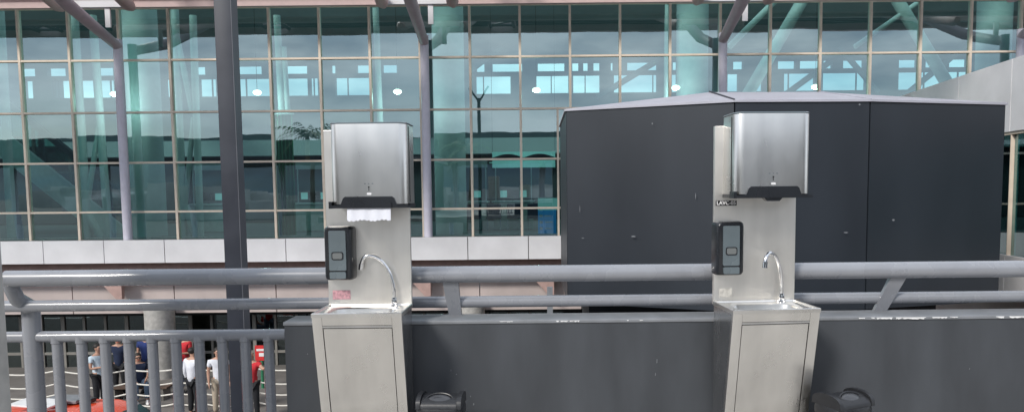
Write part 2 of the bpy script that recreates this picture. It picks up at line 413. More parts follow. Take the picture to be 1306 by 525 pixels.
# low back part of the hall (dark), mezzanine
bp(MB().box(X0, X1, 33, BY - .01, W(600, 196, 33).z, W(600, 176, 33).z), 'mezzanine', M['intwall'])
bp(MB().box(X0, X1, 34, 34.3, zf1, W(600, 196, 34).z), 'inner_wall', M['dark'])
bp(MB().box(X0 - .3, X0, GY, BY, LG, hz), 'end_wall', M['intwall'])
bp(MB().box(X1, X1 + .3, GY, BY, LG, hz), 'end_wall', M['intwall'])
for px in (187, 574, 882, 1262, -190):
    c = W(px, 200, 24.6)
    bp(MB().tube([(c.x, 24.6, zf1 - .05), (c.x, 24.6, hz)], .52, 28), 'hall_column', M['intcol'], True)
def strut(a, b, r, Y=24.0):
    bp(MB().tube([W(a[0], a[1], Y), W(b[0], b[1], Y)], r, 12), 'strut', M['intcol'], True)
for (a, b, r) in [((92, -20), (113, 304), .12), ((118, 20), (139, 304), .12), ((128, 150), (110, 268), .08), ((109, 268), (130, 304), .12),
                  ((-3, -20), (16, 304), .14), ((222, -20), (235, 304), .11), ((246, 20), (256, 304), .11), ((247, 150), (236, 262), .08), ((236, 262), (252, 304), .12), ((218, 10), (246, 145), .09),
                  ((353, 20), (368, 304), .11), ((362, 60), (372, 220), .08), ((478, -10), (490, 280), .10),
                  ((1030, -10), (945, 135), .19), ((1135, -15), (1210, 110), .19), ((1000, -10), (930, 60), .1), ((1176, 0), (1090, 60), .08), ((850, 150), (852, 0), .1)]:
    strut(a, b, r)
for (a, b) in [((760, 125), (838, 78)), ((1070, 60), (1120, 118)), ((1000, 122), (1060, 78)), ((1150, 125), (1230, 60)), ((640, 60), (600, 90)), ((200, 60), (240, 92))]:
    bp(MB().tube([W(a[0], a[1], 40), W(b[0], b[1], 40)], .16, 8), 'roof_brace', M['intwall'], True)
for (a, b) in [((0, 78), (80, 60)), ((340, 30), (440, 78)), ((560, 34), (660, 34))]:
    pass
# lower storey: glazed wall, doors, columns
LY = 23.4
zt = z2 + .02
bp(MB().box(X0, X1, LY, LY + .3, W(200, 402, LY).z, zt + .3), 'lower_beam', M['dark'])
zl = W(100, 450, LY).z
for k, px in enumerate(range(-160, 720, 27)):
    x = W(px, 450, LY).x
    bp(MB().box(x - .035 - .02 * (k % 3 == 0), x + .035 + .02 * (k % 3 == 0), LY - .04, LY + .06, LG + .1, W(200, 402, LY).z), 'door_frame', M['door'])
bp(MB().box(X0, X1, LY - .03, LY + .05, zl - .04, zl + .04), 'door_transom', M['door'])
bp(MB().box(X0, 1, LY + .01, LY + .02, LG + .12, W(200, 402, LY).z), 'lower_glazing', M['gd'])
bp(MB().box(X0, X1, 27, 27.2, LG, zt), 'lower_back_wall', M['dark'])
for (a, b, t_, u) in ((30, 62, 460, 485), (84, 92, 452, 480), (56, 70, 455, 490), (113, 122, 430, 476), (240, 262, 405, 412), (48, 80, 405, 420), (84, 135, 404, 420), (146, 168, 404, 420), (232, 258, 402, 416)):
    p0, p1 = W(a, u, 25.5), W(b, t_, 25.5)
    bp(MB().box(p0.x, p1.x, 25.5, 25.6, p0.z, p1.z), 'green_panel', M['green'])
for px in (197, 600, -190):
    x = W(px, 450, 21.6).x
    bp(MB().tube([(x, 22.0, LG), (x, 22.0, z2 + .3)], .42, 28), 'lower_column', M['concrete'], True)
# eave beams and canopy
ez = W(690, 7, 21.2).z
bp(MB().box(X0, X1, 21.1, 21.35, ez + .10, ez + .9), 'eave_beam', M['eave'])
bp(MB().box(X0, X1, 20.95, 21.1, ez, ez + .16), 'eave_beam', M['eave'])
bp(MB().tube([(X0, 20.7, ez + .62), (X1, 20.7, ez + .62)], .16, 14), 'eave_beam', M['eave'], True)
cz = E + 6.5
CE = 14.4
colpx = [(150, 55), (541, 50), (922, 47), (1303, 42), (-243, 60)]
colx = [W(a, b, 21.65).x for a, b in colpx]
gaps = sorted((x + 1.3, x + 2.4) for x in colx) 
cn = MB(); cur = X0
for a, b in gaps + [(X1, X1)]:
    a_, b_ = max(a, X0), b
    if a_ > cur:
        cn.box(cur, min(a_, X1), CE, 18.2, cz, cz + .25)
        y = CE + .15
        while y < 18:
            cn.box(cur, min(a_, X1), y, y + .1, cz - .09, cz - .001); y += .28
    cur = max(cur, b_)
bp(cn, 'canopy', M['canopy'])
bp(MB().box(X0, X1, CE - .25, CE - .001, cz - .3, cz + .35), 'canopy_edge', M['eave'])
for a, b in gaps:
    tr = MB()
    y = CE + .3; s_ = 0
    tr.tube([(a + .1, CE, cz - .1), (a + .1, GY, cz - .1)], .06, 8); tr.tube([(b - .1, CE, cz - .1), (b - .1, GY, cz - .1)], .06, 8)
    while y < GY - .9:
        tr.tube([(a + .1, y, cz - .1), (b - .1, y + .8, cz - .1)], .045, 6); tr.tube([(b - .1, y, cz - .1), (a + .1, y, cz - .1)], .05, 6); y += .8
    bp(tr, 'canopy_truss', M['post'])
def rayscale(px, py, Y): return W(px, py, Y)
for (a, b), x in zip(colpx, colx):
    top = W(a, b, 21.65)
    c = bp(MB().tube([(x, 21.65, zf1), (x, 21.65, top.z + .1)], .125, 20), 'steel_column', M['steelcol'], True)
    end = Vector((x * .994, 15.0, top.z + 2.2))
    kx = Vector((x, 21.65, top.z - .1))
    k2 = Vector((x, 19.4, E + (top.z - E) * 1.13))
    k3 = Vector((x, 15.5, cz + .1))
    bp(MB().tube([kx, k2, k3], [.13, .17, .18], 14), 'canopy_arm', M['armc'], True, c)
    for s in (-1, 1):
        xs = x + s * .96
        z0 = W(690, 7, 21).z - .02
        pts = [(xs, 20.75, z0), (xs, 20.55, z0 + .03), (xs + s * .0, 19.0, z0 + .5), (xs, 15.5, cz + .1)]
        bp(MB().tube(pts, [.10, .17, .17, .17], 14), 'canopy_tube', M['eave'], True, c)
    bp(MB().box(x - .9, x + .9, 20.55, 20.68, z0 - .02, z0 + .16), 'cross_bar', M['fascia'], False, c)
    bp(MB().box(x + .28, x + .42, 20.6, 20.66, z0 - .55, z0), 'hanger', M['fascia'], False, c)

# escalator in the hall
ES = thing('escalator', 'dark green escalator sloping down behind the glass at far left', 'escalator', (0, 26, zf1))
p0 = W(-40, 120, 26.5); p1 = W(185, 300, 26.5)
def band(o0, o1, y0, y1):
    return MB().hexa([(p0.x, y0, p0.z + o0), (p1.x, y0, p1.z + o0), (p1.x, y1, p1.z + o0), (p0.x, y1, p0.z + o0), (p0.x, y0, p0.z + o1), (p1.x, y0, p1.z + o1), (p1.x, y1, p1.z + o1), (p0.x, y1, p0.z + o1)])
for nm, mt_, mbx in (('truss', M['esc'], band(-1.4, -.3, 26.5, 28)), ('handrail', M['escd'], band(.68, .92, 26.45, 26.6)), ('balustrade', M['grail'], band(-.28, .73, 26.5, 26.53)), ('step_edge', M['escd'], band(-.25, .35, 26.6, 27.9)), ('skirt', M['intcol'], band(-.33, -.26, 26.44, 26.49))):
    bmesh.ops.translate(mbx.bm, verts=mbx.bm.verts, vec=-Vector((0, 26, zf1))); mbx.build(nm, mt_, ES)

# pendant lamps
for k, (px, py) in enumerate([(146, 120), (328, 118), (507, 117), (684, 115), (862, 112), (1040, 111)]):
    c = W(px, py, 23.2)
    o = thing('pendant_lamp', ['glowing oval lamp hanging behind the glass beside the leftmost slanting steel column', 'glowing oval lamp hanging behind the glass right of the dark post', 'glowing oval lamp hanging behind the glass above the left towel dispenser', 'glowing oval lamp hanging behind the glass midway between the washbasins', 'glowing oval lamp hanging behind the glass above the dark enclosure, left of the right dispenser', 'glowing oval lamp hanging behind the glass above the right side of the right dispenser'][k], 'lamp', c, 0, 'lamps hanging in the hall')
    MB().ball((0, 0, 0), .13, (1, 1, .6)).build('lamp_shade', M['lamp'], o, True)
    pl_ = bpy.data.objects.new('bulb', bpy.data.lights.new('bulb', 'POINT')); COL.objects.link(pl_); pl_.parent = o; pl_.location = (0, .0, -.22)
    pl_.data.energy = 38; pl_.data.shadow_soft_size = .12; pl_.data.color = (.95, 1, .97)
    MB().tube([(0, 0, .1), (0, 0, hz - c.z)], .008, 6).build('cable', M['dark'], o)
# blue information stand, hanging banner
c = W(698, 299, 23.4)
o = thing('information_stand', 'blue information stand with pale cyan header inside the lower glass', 'sign stand', (c.x, 23.4, zf1 - .04))
p0 = W(686, 268, 23.4); hh = p0.z - zf1 + .04
MB().box(-.29, .29, 0, .12, 0, hh).build('panel', M['blue'], o)
MB().box(-.29, .33, -.03, .13, hh + .003, hh + .38).build('header', M['cyan'], o)
d = MB()
for k in range(4): d.box(-.24, -.24 + .1, -.004, -.001, .12 + k * .2, .2 + k * .2); d.box(-.08, .12 + .05 * (k % 2), -.004, -.001, .145 + k * .2, .175 + k * .2)
d.build('markings', M['white'], o)
c0, c1 = W(628, 214, 25), W(708, 193, 25)
o = thing('hanging_banner', 'pale cyan banner hanging inside the glass above the blue stand', 'banner', ((c0.x + c1.x) / 2, 25, c0.z))
w2 = (c1.x - c0.x) / 2; hb_ = c1.z - c0.z
MB().box(-w2, w2, 0, .05, 0, hb_ * .45).box(-w2 * 1.1, w2, -.02, 0, hb_ * .3, hb_ * .36).build('banner_cloth', M['cyan'], o)
ar = []
for k in range(21):
    t = k / 20; ar.append((-w2 + 2 * w2 * t, hb_ * (.62 + .25 * abs(math.sin(2 * math.pi * t * 1.0)))))
MB().prism(ar + [(w2, hb_), (-w2, hb_)], 'y', 0, .05).build('banner_cloth', M['cyan'], o)
MB().box(-w2, -w2 + .012, .01, .02, hb_, hb_ + 6).box(w2 - .012, w2, .01, .02, hb_, hb_ + 6).build('hanger', M['dark'], o)
# green curtain and check-in desks inside
c0, c1 = W(357, 300, 23.6), W(373, 145, 23.6)
o = thing('green_curtain', 'tall green curtain strip hanging behind the glass right of the dark post', 'curtain', ((c0.x + c1.x) / 2, 23.6, zf1 - .04))
n = 16; w = (c1.x - c0.x) / 2
fr = [(-w + 2 * w * i / n, .05 * math.sin(i * 1.9) - .02) for i in range(n + 1)]
MB().prism(fr + [(x, y + .03) for x, y in fr[::-1]], 'z', .02, c1.z - zf1).build('cloth', M['green'], o, True)
MB().tube([(-w - .05, 0, c1.z - zf1 + .03), (w + .05, 0, c1.z - zf1 + .03)], .03, 8).build('curtain_rod', M['intcol'], o)
desk_l = ['dark counter with a bright screen behind the glass, left of the dark post', 'dark counter with a bright screen behind the glass, right of the green curtain', 'dark counter with a bright screen behind the glass, right of the middle steel column', 'dark counter with a bright screen behind the glass, left of the blue stand']
for k, px in enumerate((262, 398, 596, 655)):
    c = W(px, 300, 26)
    o = thing('service_counter', desk_l[k], 'counter', (c.x, 26.4, zf1 - .04), 0, 'counters in the hall')
    MB().box(-.7, .7, -.3, .3, 0, .95, bev=.02).build('body', M['esc'], o)
    MB().box(-.76, .76, -.36, .36, .955, 1.0).build('counter_top', M['intcol'], o)
    MB().box(-.25, .2, .0, .04, 1.1, 1.4, bev=.01).box(-.05, 0, 0, .04, 1.001, 1.1).build('monitor', M['blackp'], o)
    MB().box(-.7, .7, .2, .24, 1.0, 1.02).box(-.66, -.62, .2, .24, 1.02, 2.2).box(.62, .66, .2, .24, 1.02, 2.2).box(-.7, .7, .2, .25, 2.2, 2.45).build('sign_frame', M['intwall'], o)
    for q_ in (-.35, .35): MB().box(q_ - .12, q_ + .12, -.005, -.001, 1.13, 1.37).build('screen', M['cyan'], o)
# row of seats inside
for k in range(5):
    c = W(578 + 26 * k, 300, 25.5)
    o = thing('waiting_seat', 'dark waiting seat in the row behind the lower glass', 'seat', (c.x, 25.5, zf1 - .04), 0, 'waiting seats in the hall')
    MB().box(-.25, .25, -.22, .22, .40, .46, bev=.015).build('seat', M['s_navy'], o)
    MB().box(-.25, .25, .20, .26, .46, .9, bev=.015).build('backrest', M['s_navy'], o)
    for s in (-1, 1): MB().tube([(s * .22, 0, 0), (s * .22, 0, .4)], .02, 8).build('leg', M['steel_dim'], o)

# ------------------------------------------------------------------ side wing (right)
WG = thing('side_wing', 'white panelled wing with lower teal glazing coming forward at the right edge', 'building', (10, 22, LG))
WO = Vector((10, 22, LG))
def wp(mb, name, m, smooth=False):
    bmesh.ops.translate(mb.bm, verts=mb.bm.verts, vec=-WO); return mb.build(name, m, WG, smooth)
wa = Vector((10.55, 21.9)); wd = (Vector((9.75, 14.6)) - wa)
def wq(t): return wa + wd * t
wzt, wzb = E + 2.62, E + 1.12
def wslab(t0, t1, z0, z1, th, off=0):
    a, b = wq(t0), wq(t1); n = Vector((wd.y, -wd.x)).normalized() * -1
    if n.x < 0: n = -n
    a0 = a + n * off; b0 = b + n * off; a1 = a0 + n * th; b1 = b0 + n * th
    return MB().hexa([(a0.x, a0.y, z0), (b0.x, b0.y, z0), (b1.x, b1.y, z0), (a1.x, a1.y, z0), (a0.x, a0.y, z1), (b0.x, b0.y, z1), (b1.x, b1.y, z1), (a1.x, a1.y, z1)])
ts = []
for px in (1163, 1218, 1284):
    # intersection of the view column with the wing line
    best = min((abs(PX + wq(t).x / wq(t).y * F - px), t) for t in [i / 400 for i in range(0, 500)])[1]; ts.append(best)
dt = (ts[2] - ts[0]) / 2
tl = [0] + ts + [ts[2] + dt * k for k in range(1, 4)]
for a, b in zip(tl[:-1], tl[1:]):
    wp(wslab(a + .002, b - .002, wzb, wzt, .2), 'cladding_panel', M['fascia'])
    wp(wslab(a + .004, b - .004, E - 1.48, wzb, .02, .1), 'glazing', M['gw'])
    wp(wslab(a - .0015, a + .0015, E - 1.48, wzb, .1, .03), 'mullion', M['mull'])
    wp(wslab(a + .002, b - .002, E - 2.3, E - 1.48, .2), 'cladding_panel', M['fascia'])
wp(wslab(0, tl[-1], wzb - .06, wzb - .001, .16, .03), 'sill', M['mull'])
wp(wslab(0, tl[-1], LG, E - 2.31, .2, .3), 'lower_wall', M['soffit'])
wp(wslab(0, tl[-1], E - 1.6, E - 1.5, 8, .21), 'floor', M['intfloor'])
wp(wslab(0, tl[-1], wzt - .15, wzt - .03, 8, .21), 'roof', M['roofc'])
wp(wslab(0, tl[-1], E - 1.49, wzt - .16, .2, 6), 'inner_wall', M['intwall'])
for t0, t1, z0, z1 in ((.86, .98, -1.4, 1.1), (.93, 1.1, 1.1, -1.4), (.7, .86, 1.1, -1.4)):
    a, b = wq(t0), wq(t1)
    wp(MB().tube([(a.x + .7, a.y, E + z0), (b.x + .7, b.y, E + z1)], .13, 12), 'strut', M['intcol'], True)

# ------------------------------------------------------------------ dark faceted enclosure
def P3(px, py, Y): return W(px, py, Y)
KA, KB, KC, KD = W(722, 142, 13.1), W(937, 131, 12.0), W(1110, 130, 12.1), W(1283, 134, 12.8)
kt = (KA.z + KB.z + KC.z + KD.z) / 4
for k_ in (KA, KB, KC, KD): k_.z = kt
KZ0 = W(937, 397, 12).z
KE, KG = Vector((KD.x - .3, 17.5, kt)), Vector((KA.x - .05 + (15.6 - 13.1) * .012, 16.4, kt))
ring = [KA, KB, KC, KD, KE, KG]
KO = Vector((4.2, 14, LG))
K = thing('enclosure', 'large dark grey faceted metal enclosure with pale roof behind the right washbasin', 'enclosure', KO)
def kp(mb, name, m, smooth=False):
    bmesh.ops.translate(mb.bm, verts=mb.bm.verts, vec=-KO); return mb.build(name, m, K, smooth)
cen = Vector((4.3, 14.6, 0))
for i in range(6):
    a, b = ring[i].copy(), ring[(i + 1) % 6].copy()
    u = (b - a).normalized(); a += u * .012; b -= u * .012
    n = Vector((u.y, -u.x, 0));
    if (cen - a).dot(n) < 0: n = -n
    h = n * .06
    kp(MB().hexa([(a.x, a.y, KZ0), (b.x, b.y, KZ0), (b.x + h.x, b.y + h.y, KZ0), (a.x + h.x, a.y + h.y, KZ0), (a.x, a.y, kt), (b.x, b.y, kt), (b.x + h.x, b.y + h.y, kt), (a.x + h.x, a.y + h.y, kt)]), 'wall_panel', M['clad'])
def onface(px, py, A, Bq):
    d = W(px, py, 10) - Vector((0, 0, E)); u = Bq - A
    # ray / vertical plane
    n = Vector((u.y, -u.x, 0)); t = A.dot(n) / d.dot(n)
    return Vector((0, 0, E)) + d * t, u.normalized(), (n if n.y < 0 else -n).normalized()
for (px, py, w, h, A, Bq) in [(809, 301, .055, .014, KA, KB), (745, 303, .03, .008, KA, KB), (741, 266, .006, .07, KA, KB), (888, 250, .006, .06, KA, KB), (1077, 296, .05, .01, KB, KC), (1136, 280, .03, .022, KC, KD), (1094, 134, .02, .02, KB, KC), (833, 158, .012, .02, KA, KB), (960, 220, .006, .05, KB, KC)]:
    p, u, n = onface(px, py, A, Bq)
    if p.z > kt - .02: p.z = kt - .05
    q_ = [p + u * (w * math.cos(a) * random.uniform(.6, 1)) + Vector((0, 0, h * math.sin(a) * random.uniform(.6, 1))) for a in [k * math.pi / 4 for k in range(8)]]
    kp(MB().loft([[v_ + n * .0615 for v_ in q_], [v_ + n * .063 for v_ in q_]]), 'scuff', M['coping'])
core = MB(); inner = [cen + (Vector((p.x, p.y, 0)) - cen) * .985 for p in ring]
core.loft([[(p.x, p.y, KZ0 + .05) for p in inner], [(p.x, p.y, kt - .02) for p in inner]])
kp(core, 'frame', M['dark'])
KP, KQ = W(905, 118, 13.3), W(1045, 117, 13.4)
KP.z = KQ.z = (KP.z + KQ.z) / 2
KP2, KQ2 = KP + Vector((0, 2.2, -.02)), KQ + Vector((.1, 2.2, -.02))
rf = MB()
o_ = [Vector((p.x, p.y, kt + .004)) + (Vector((p.x, p.y, 0)) - cen).normalized() * .03 for p in ring]
lo = [rf.bm.verts.new(p - Vector((0, 0, .0))) for p in o_]
hi = [rf.bm.verts.new(p + Vector((0, 0, .035))) for p in o_]
tp = [rf.bm.verts.new(p) for p in (KP, KQ, KQ2, KP2)]
for i in range(6): rf.face([lo[i], lo[(i + 1) % 6], hi[(i + 1) % 6], hi[i]])
rf.face(lo[::-1])
A_, B_, C_, D_, E_, G_ = hi; p_, q_, q2, p2 = tp
rf.face([A_, B_, p_]); rf.face([B_, C_, q_, p_]); rf.face([C_, D_, q_]); rf.face([D_, E_, q2, q_]); rf.face([E_, G_, p2, q2]); rf.face([G_, A_, p_, p2]); rf.face([p_, q_, q2, p2])
kp(rf, 'roof', M['roofc'])
sm = MB(); up = Vector((0, 0, .012))
sm.tube([o_[1] + Vector((0, 0, .04)), KP + up], .016, 6)
kp(sm, 'roof_seam', M['post'])
sm = MB().tube([o_[2] + Vector((0, 0, .04)), KQ + up], .006, 6); kp(sm, 'roof_seam', M['roofc'])
kp(MB().prism([(.9, 13.9), (7.4, 13.7), (7.2, 16.4), (.9, 16.2)], 'z', LG, KZ0 + .04), 'base', M['dark'])
kp(MB().box(.18, .5, 13.2, 13.3, KZ0 + .02, KZ0 + .1).box(.10, .2, 13.0, 13.1, KZ0 - .3, KZ0 + .3), 'bracket', M['coping'])

# ------------------------------------------------------------------ tall dark post
c = W(294, 262, 7.0)
PO = thing('square_post', 'tall charcoal square steel post rising behind the railing, left of the left washbasin', 'post', (c.x, 7.08, LG))
MB().box(-.083, .071, -.07, .07, 0, 10.1, bev=.006).build('shaft', M['post'], PO, True)
MB().box(.072, .080, -.072, .072, 0, 10.1).build('lit_side', M['post_lit_side'], PO)  # right side of the square shaft, its light put into the colour
MB().box(-.2, .2, -.2, .2, 0, .03).build('base_plate', M['post'], PO)
for s_ in (-1, 1): MB().tube([(0, 0, 9.9), (s_ * .5, 0, 10.7)], .05, 8).build('arm', M['post'], PO)

# ------------------------------------------------------------------ concrete pillar at left edge
c = W(16, 520, 3.0)
pl = MB(); pl.box(-.6, 0, -.5, 0, 0, 1.05 + 1.2, bev=.012)
o = pl.build('concrete_pillar', M['concrete'], None, True); o.location = (c.x, 3.0, 0)
tag(o, 'rough pale concrete pillar cut by the left edge of the view', 'pillar')

# ------------------------------------------------------------------ low charcoal wall
wx0 = W(366, 460, 3.78).x; wtop = W(690, 407, 3.76).z
LW = thing('low_wall', 'low charcoal painted wall with chipped white top edge behind the washbasins', 'wall', (wx0, 3.76, 0))
MB().box(0, 9, 0, .19, 0, wtop - .022).build('wall_body', M['wall'], LW)
MB().box(-.006, 9, -.005, .195, wtop - .02, wtop, bev=.006).build('coping', M['coping'], LW)  # paler than the wall: sky light is put into its colour
ch = MB(); random.seed(11)
def chips(a, b, n, big):
    for i in range(n):
        x = a + (b - a) * random.random(); w = random.uniform(.006, .03) * big; h = random.uniform(.003, .008) * (1 + .5 * (big > 1))
        pts = [(x - w, wtop - .006)]; m_ = 7
        for j in range(m_): pts.append((x - w + 2 * w * (j + .5) / m_, wtop - .006 - h * random.uniform(.35, 1.1)))
        pts.append((x + w, wtop - .006))
        pts = [(u - wx0, v) for u, v in pts]
        ch.prism(pts[::-1], 'y', -.0068 - random.uniform(0, .002), -.0035)
X_ = lambda px: W(px, 405, 3.76).x
chips(X_(695), X_(748), 5, .9); chips(X_(795), X_(850), 3, .6); chips(X_(643), X_(655), 2, 1)
chips(X_(1126), X_(1206), 9, 1.5); chips(X_(1095), X_(1115), 3, .6); chips(X_(1215), X_(1235), 2, .8); chips(X_(1265), X_(1320), 7, 1.5)
ch.build('chipped_paint', M['chip'], LW)
dk = MB()
for px, py, w, h in [(392, 451, .003, .003), (575, 472, .002, .004), (582, 477, .003, .003), (604, 515, .003, .006), (838, 460, .002, .012), (836, 477, .002, .008), (1237, 470, .002, .003), (600, 505, .002, .003)]:
    c = W(px, py, 3.755); dk.prism([(c.x - wx0 - w, c.z - h), (c.x - wx0 + w, c.z - h * .6), (c.x - wx0 + w * .8, c.z + h), (c.x - wx0 - w * .5, c.z + h * .8)], 'y', -.0025, -.0005)
dk.build('scuff', M['coping'], LW)

# ------------------------------------------------------------------ railing
RL = thing('steel_railing', 'grey tubular steel railing with thick top rail and round balusters at left', 'railing', (0, 3.9, 0))
def rp(mb, name, m=M['rail'], smooth=True):
    bmesh.ops.translate(mb.bm, verts=mb.bm.verts, vec=-Vector((0, 3.9, 0))); return mb.build(name, m, RL, smooth)
YT, YM, YL = 3.85, 3.93, 4.0
zT = W(690, 348.5, YT).z; zM = W(690, 383.5, YM).z; zL = W(200, 427.5, YL).z
xl = W(6, 355, YT).x
rp(MB().tube([(xl, YT, zT), (xl + .01, YT, zT), (8, YT, zT)], [.030, .044, .044], 24), 'top_rail')
rp(MB().tube([(xl - .3, YM, zM), (8, YM, zM)], .031, 20), 'middle_rail')
xe = W(365, 427, YL).x
rp(MB().tube([(xl - .2, YL, zL), (xe, YL, zL)], .0305, 20), 'lower_rail')
zb = .10
for px in (74, 105, 135, 165, 195, 225, 254.5, 284, 313.5, 343):
    x = W(px + 1, 470, YL).x
    rp(MB().tube([(x, YL, zb), (x, YL, zL - .038), (x, YL, zL - .034), (x, YL, zL)], [.0275, .0275, .0315, .0325], 16), 'baluster')
rp(MB().tube([(xl - .2, YL, .10), (xe, YL, .10)], .025, 16), 'bottom_rail')
x = W(44, 470, YL).x
rp(MB().tube([(x, YL, -.2), (x, YL, zL + .03), (x, YL, zM - .035), (x, YL - .015, zM - .012), (x, YM - .03, zM + .045), (x, YT, zT - .02)], [.046, .046, .046, .044, .038, .036], 18), 'post')
for pb_, pt_ in ((581, 574), (1121, 1147)):
    x = W(pb_, 390, YM).x; xt = W(pt_, 350, YT).x
    rp(MB().hexa([(x - .034, YM - .012, wtop - .005), (x + .034, YM - .012, wtop - .005), (x + .034, YM + .012, wtop - .005), (x - .034, YM + .012, wtop - .005), (xt - .042, YT - .015, zT - .02), (xt + .042, YT - .015, zT - .02), (xt + .042, YT + .015, zT - .02), (xt - .042, YT + .015, zT - .02)]), 'bracket', smooth=False)

# ------------------------------------------------------------------ washbasins
def washbasin(loc, rz, label, faucet_rot, sticker):
    T = thing('washbasin', label, 'washbasin', loc, rz, 'steel washbasins')
    hw = .2115; zc = .873; D = .30
    # back plate
    MB().box(-hw, hw, -.012, .012, zc - .01, 1.757, bev=.002).build('back_plate', M['plate'], T)
    # cabinet: front leans back towards the floor
    slope = .10 / .46
    def yf(z): return -D + (zc - z) * slope * .95
    zb_ = .06
    def wedge(x0, x1, z0, z1, inset0, inset1):
        return MB().hexa([(x0, yf(z0) + inset0, z0), (x1, yf(z0) + inset0, z0), (x1, yf(z0) + inset1, z0), (x0, yf(z0) + inset1, z0),
                          (x0, yf(z1) + inset0, z1), (x1, yf(z1) + inset0, z1), (x1, yf(z1) + inset1, z1), (x0, yf(z1) + inset1, z1)])
    for s in (-1, 1):
        xs = sorted((s * (hw - .001), s * (hw - .008)))
        MB().hexa([(xs[0], yf(zb_) + .004, zb_), (xs[1], yf(zb_) + .004, zb_), (xs[1], -.013, zb_), (xs[0], -.013, zb_),
                   (xs[0], -D + .004, zc - .004), (xs[1], -D + .004, zc - .004), (xs[1], -.013, zc - .004), (xs[0], -.013, zc - .004)]).build('side_panel', M['steel_dim'], T)
        xa = sorted((s * hw, s * (hw - .046)))
        wedge(xa[0], xa[1], zb_, zc - .003, 0, .02).build('stile', M['steel'], T)
    wedge(-hw + .050, hw - .050, zb_ + .04, zc - .068, .002, .016).build('door', M['steel'], T)
    wedge(-hw + .047, hw - .047, zc - .052, zc - .003, .0005, .018).build('apron', M['steel'], T)
    wedge(-hw + .047, hw - .047, zc - .064, zc - .054, .000, .018).build('apron_fold', M['steel_dim'], T)
    wedge(-hw + .046, hw - .046, zb_, zc - .06, .02, .024).build('inner_panel', M['dark'], T)
    # basin top with raised rim and sunk bowl
    tm = MB()
    outer = [(-hw - .003, -D - .004), (hw + .003, -D - .004), (hw + .003, -.013), (-hw - .003, -.013)]
    def rr(ins_x, y0, y1, r, z): return [(u, v, z) for u, v in rrect(-hw + ins_x, hw - ins_x, y0, y1, r, 6)]
    def orr(ins, z, r): return [(u, v, z) for u, v in rrect(-hw - .003 + ins, hw + .003 - ins, -D - .004 + ins, -.013 - ins, r, 6)]
    rings = [orr(0, zc - .012, .004), orr(0, zc + .006, .004), orr(.004, zc + .009, .004), orr(.012, zc + .008, .006), orr(.016, zc + .001, .006),
             rr(.050, -D + .030, -.075, .05, zc + .000), rr(.058, -D + .038, -.083, .05, zc - .006), rr(.075, -D + .055, -.10, .05, zc - .10), rr(.12, -D + .09, -.13, .03, zc - .115)]
    tm.loft(rings, cap=False); tm.bm.faces.new([v for v in list(tm.bm.verts)[-28:]])
    tm.build('basin', M['steel'], T, True)
    MB().tube([(0, -.17, zc - .114), (0, -.17, zc - .110)], .02, 16).build('drain', M['chrome'], T, True)
    # silicone joint and grime at the back
    jb_ = MB(); random.seed(int(loc[0] * 100))
    x = -hw + .02
    while x < hw - .02:
        w = random.uniform(.01, .05); jb_.box(x, x + w, -.016, -.0125, zc + .002, zc + .002 + random.uniform(.003, .007)); x += w + random.uniform(.003, .03)
    jb_.build('joint_grime', M['joint'], T)
    # faucet
    Fh = bpy.data.objects.new('faucet', None)
    pth = [(0, 0, 0), (0, 0, .05), (-.001, 0, .09), (-.012, 0, .145), (-.030, 0, .190), (-.058, 0, .228), (-.092, 0, .251), (-.124, 0, .257), (-.147, 0, .246), (-.159, 0, .222), (-.161, 0, .208)]
    ang = faucet_rot; ca, sa = math.cos(ang), math.sin(ang)
    bx, by = .129, -.045
    pp = [Vector((bx + x * ca, by + x * sa, zc + z)) for x, y, z in pth]
    # refine path
    fine = []
    for i in range(len(pp) - 1):
        p0_ = pp[max(i - 1, 0)]; p1_, p2_ = pp[i], pp[i + 1]; p3_ = pp[min(i + 2, len(pp) - 1)]
        for k in range(4):
            t = k / 4; fine.append(.5 * ((2 * p1_) + (p2_ - p0_) * t + (2 * p0_ - 5 * p1_ + 4 * p2_ - p3_) * t * t + (-p0_ + 3 * p1_ - 3 * p2_ + p3_) * t ** 3))
    fine.append(pp[-1])
    fb = MB().tube(fine, .0092, 16); fo = fb.build('faucet', M['chrome'], T, True)
    MB().tube([(bx, by, zc), (bx, by, zc + .012), (bx, by, zc + .014), (bx, by, zc + .03), (bx, by, zc + .045)], [.021, .02, .015, .015, .0125], 20).build('faucet_base', M['chrome'], fo, True)
    d = (pp[-1] - pp[-2]).normalized()
    MB().tube([pp[-1] - d * .008, pp[-1] + d * .022], .0125, 16).build('aerator', M['chrome'], fo, True)
    if sticker == 'pink':
        MB().box(-hw + .022, -hw + .112, -.0135, -.0125, .905, .952).build('sticker', M['pink'], T)['label'] = 'small worn pink sticker'
    else:
        MB().box(-hw + .028, -hw + .095, -.0135, -.0125, .900, .945).build('sticker_residue', M['residue'], T)
        MB().box(-hw + .006, -hw + .114, -.0140, -.0125, 1.362, 1.388).build('name_tag', M['tag'], T)['label'] = 'black name tag reading LAVC-05'
        text_mesh('name_tag_text', 'LAVC-05', .0262, M['white'], T, (-hw + .060, -.0144, 1.375))
    return T
Lx = W(472.8, 389, 3.73).x; Rx_ = W(960.7, 385, 3.73).x
washbasin((Lx, 3.735, 0), 0, 'left stainless steel washbasin with a pink sticker above the basin', 0, 'pink')
washbasin((Rx_, 3.73, 0), R(5), 'right stainless steel washbasin with black LAVC-05 tag on its back plate', R(38), 'none')

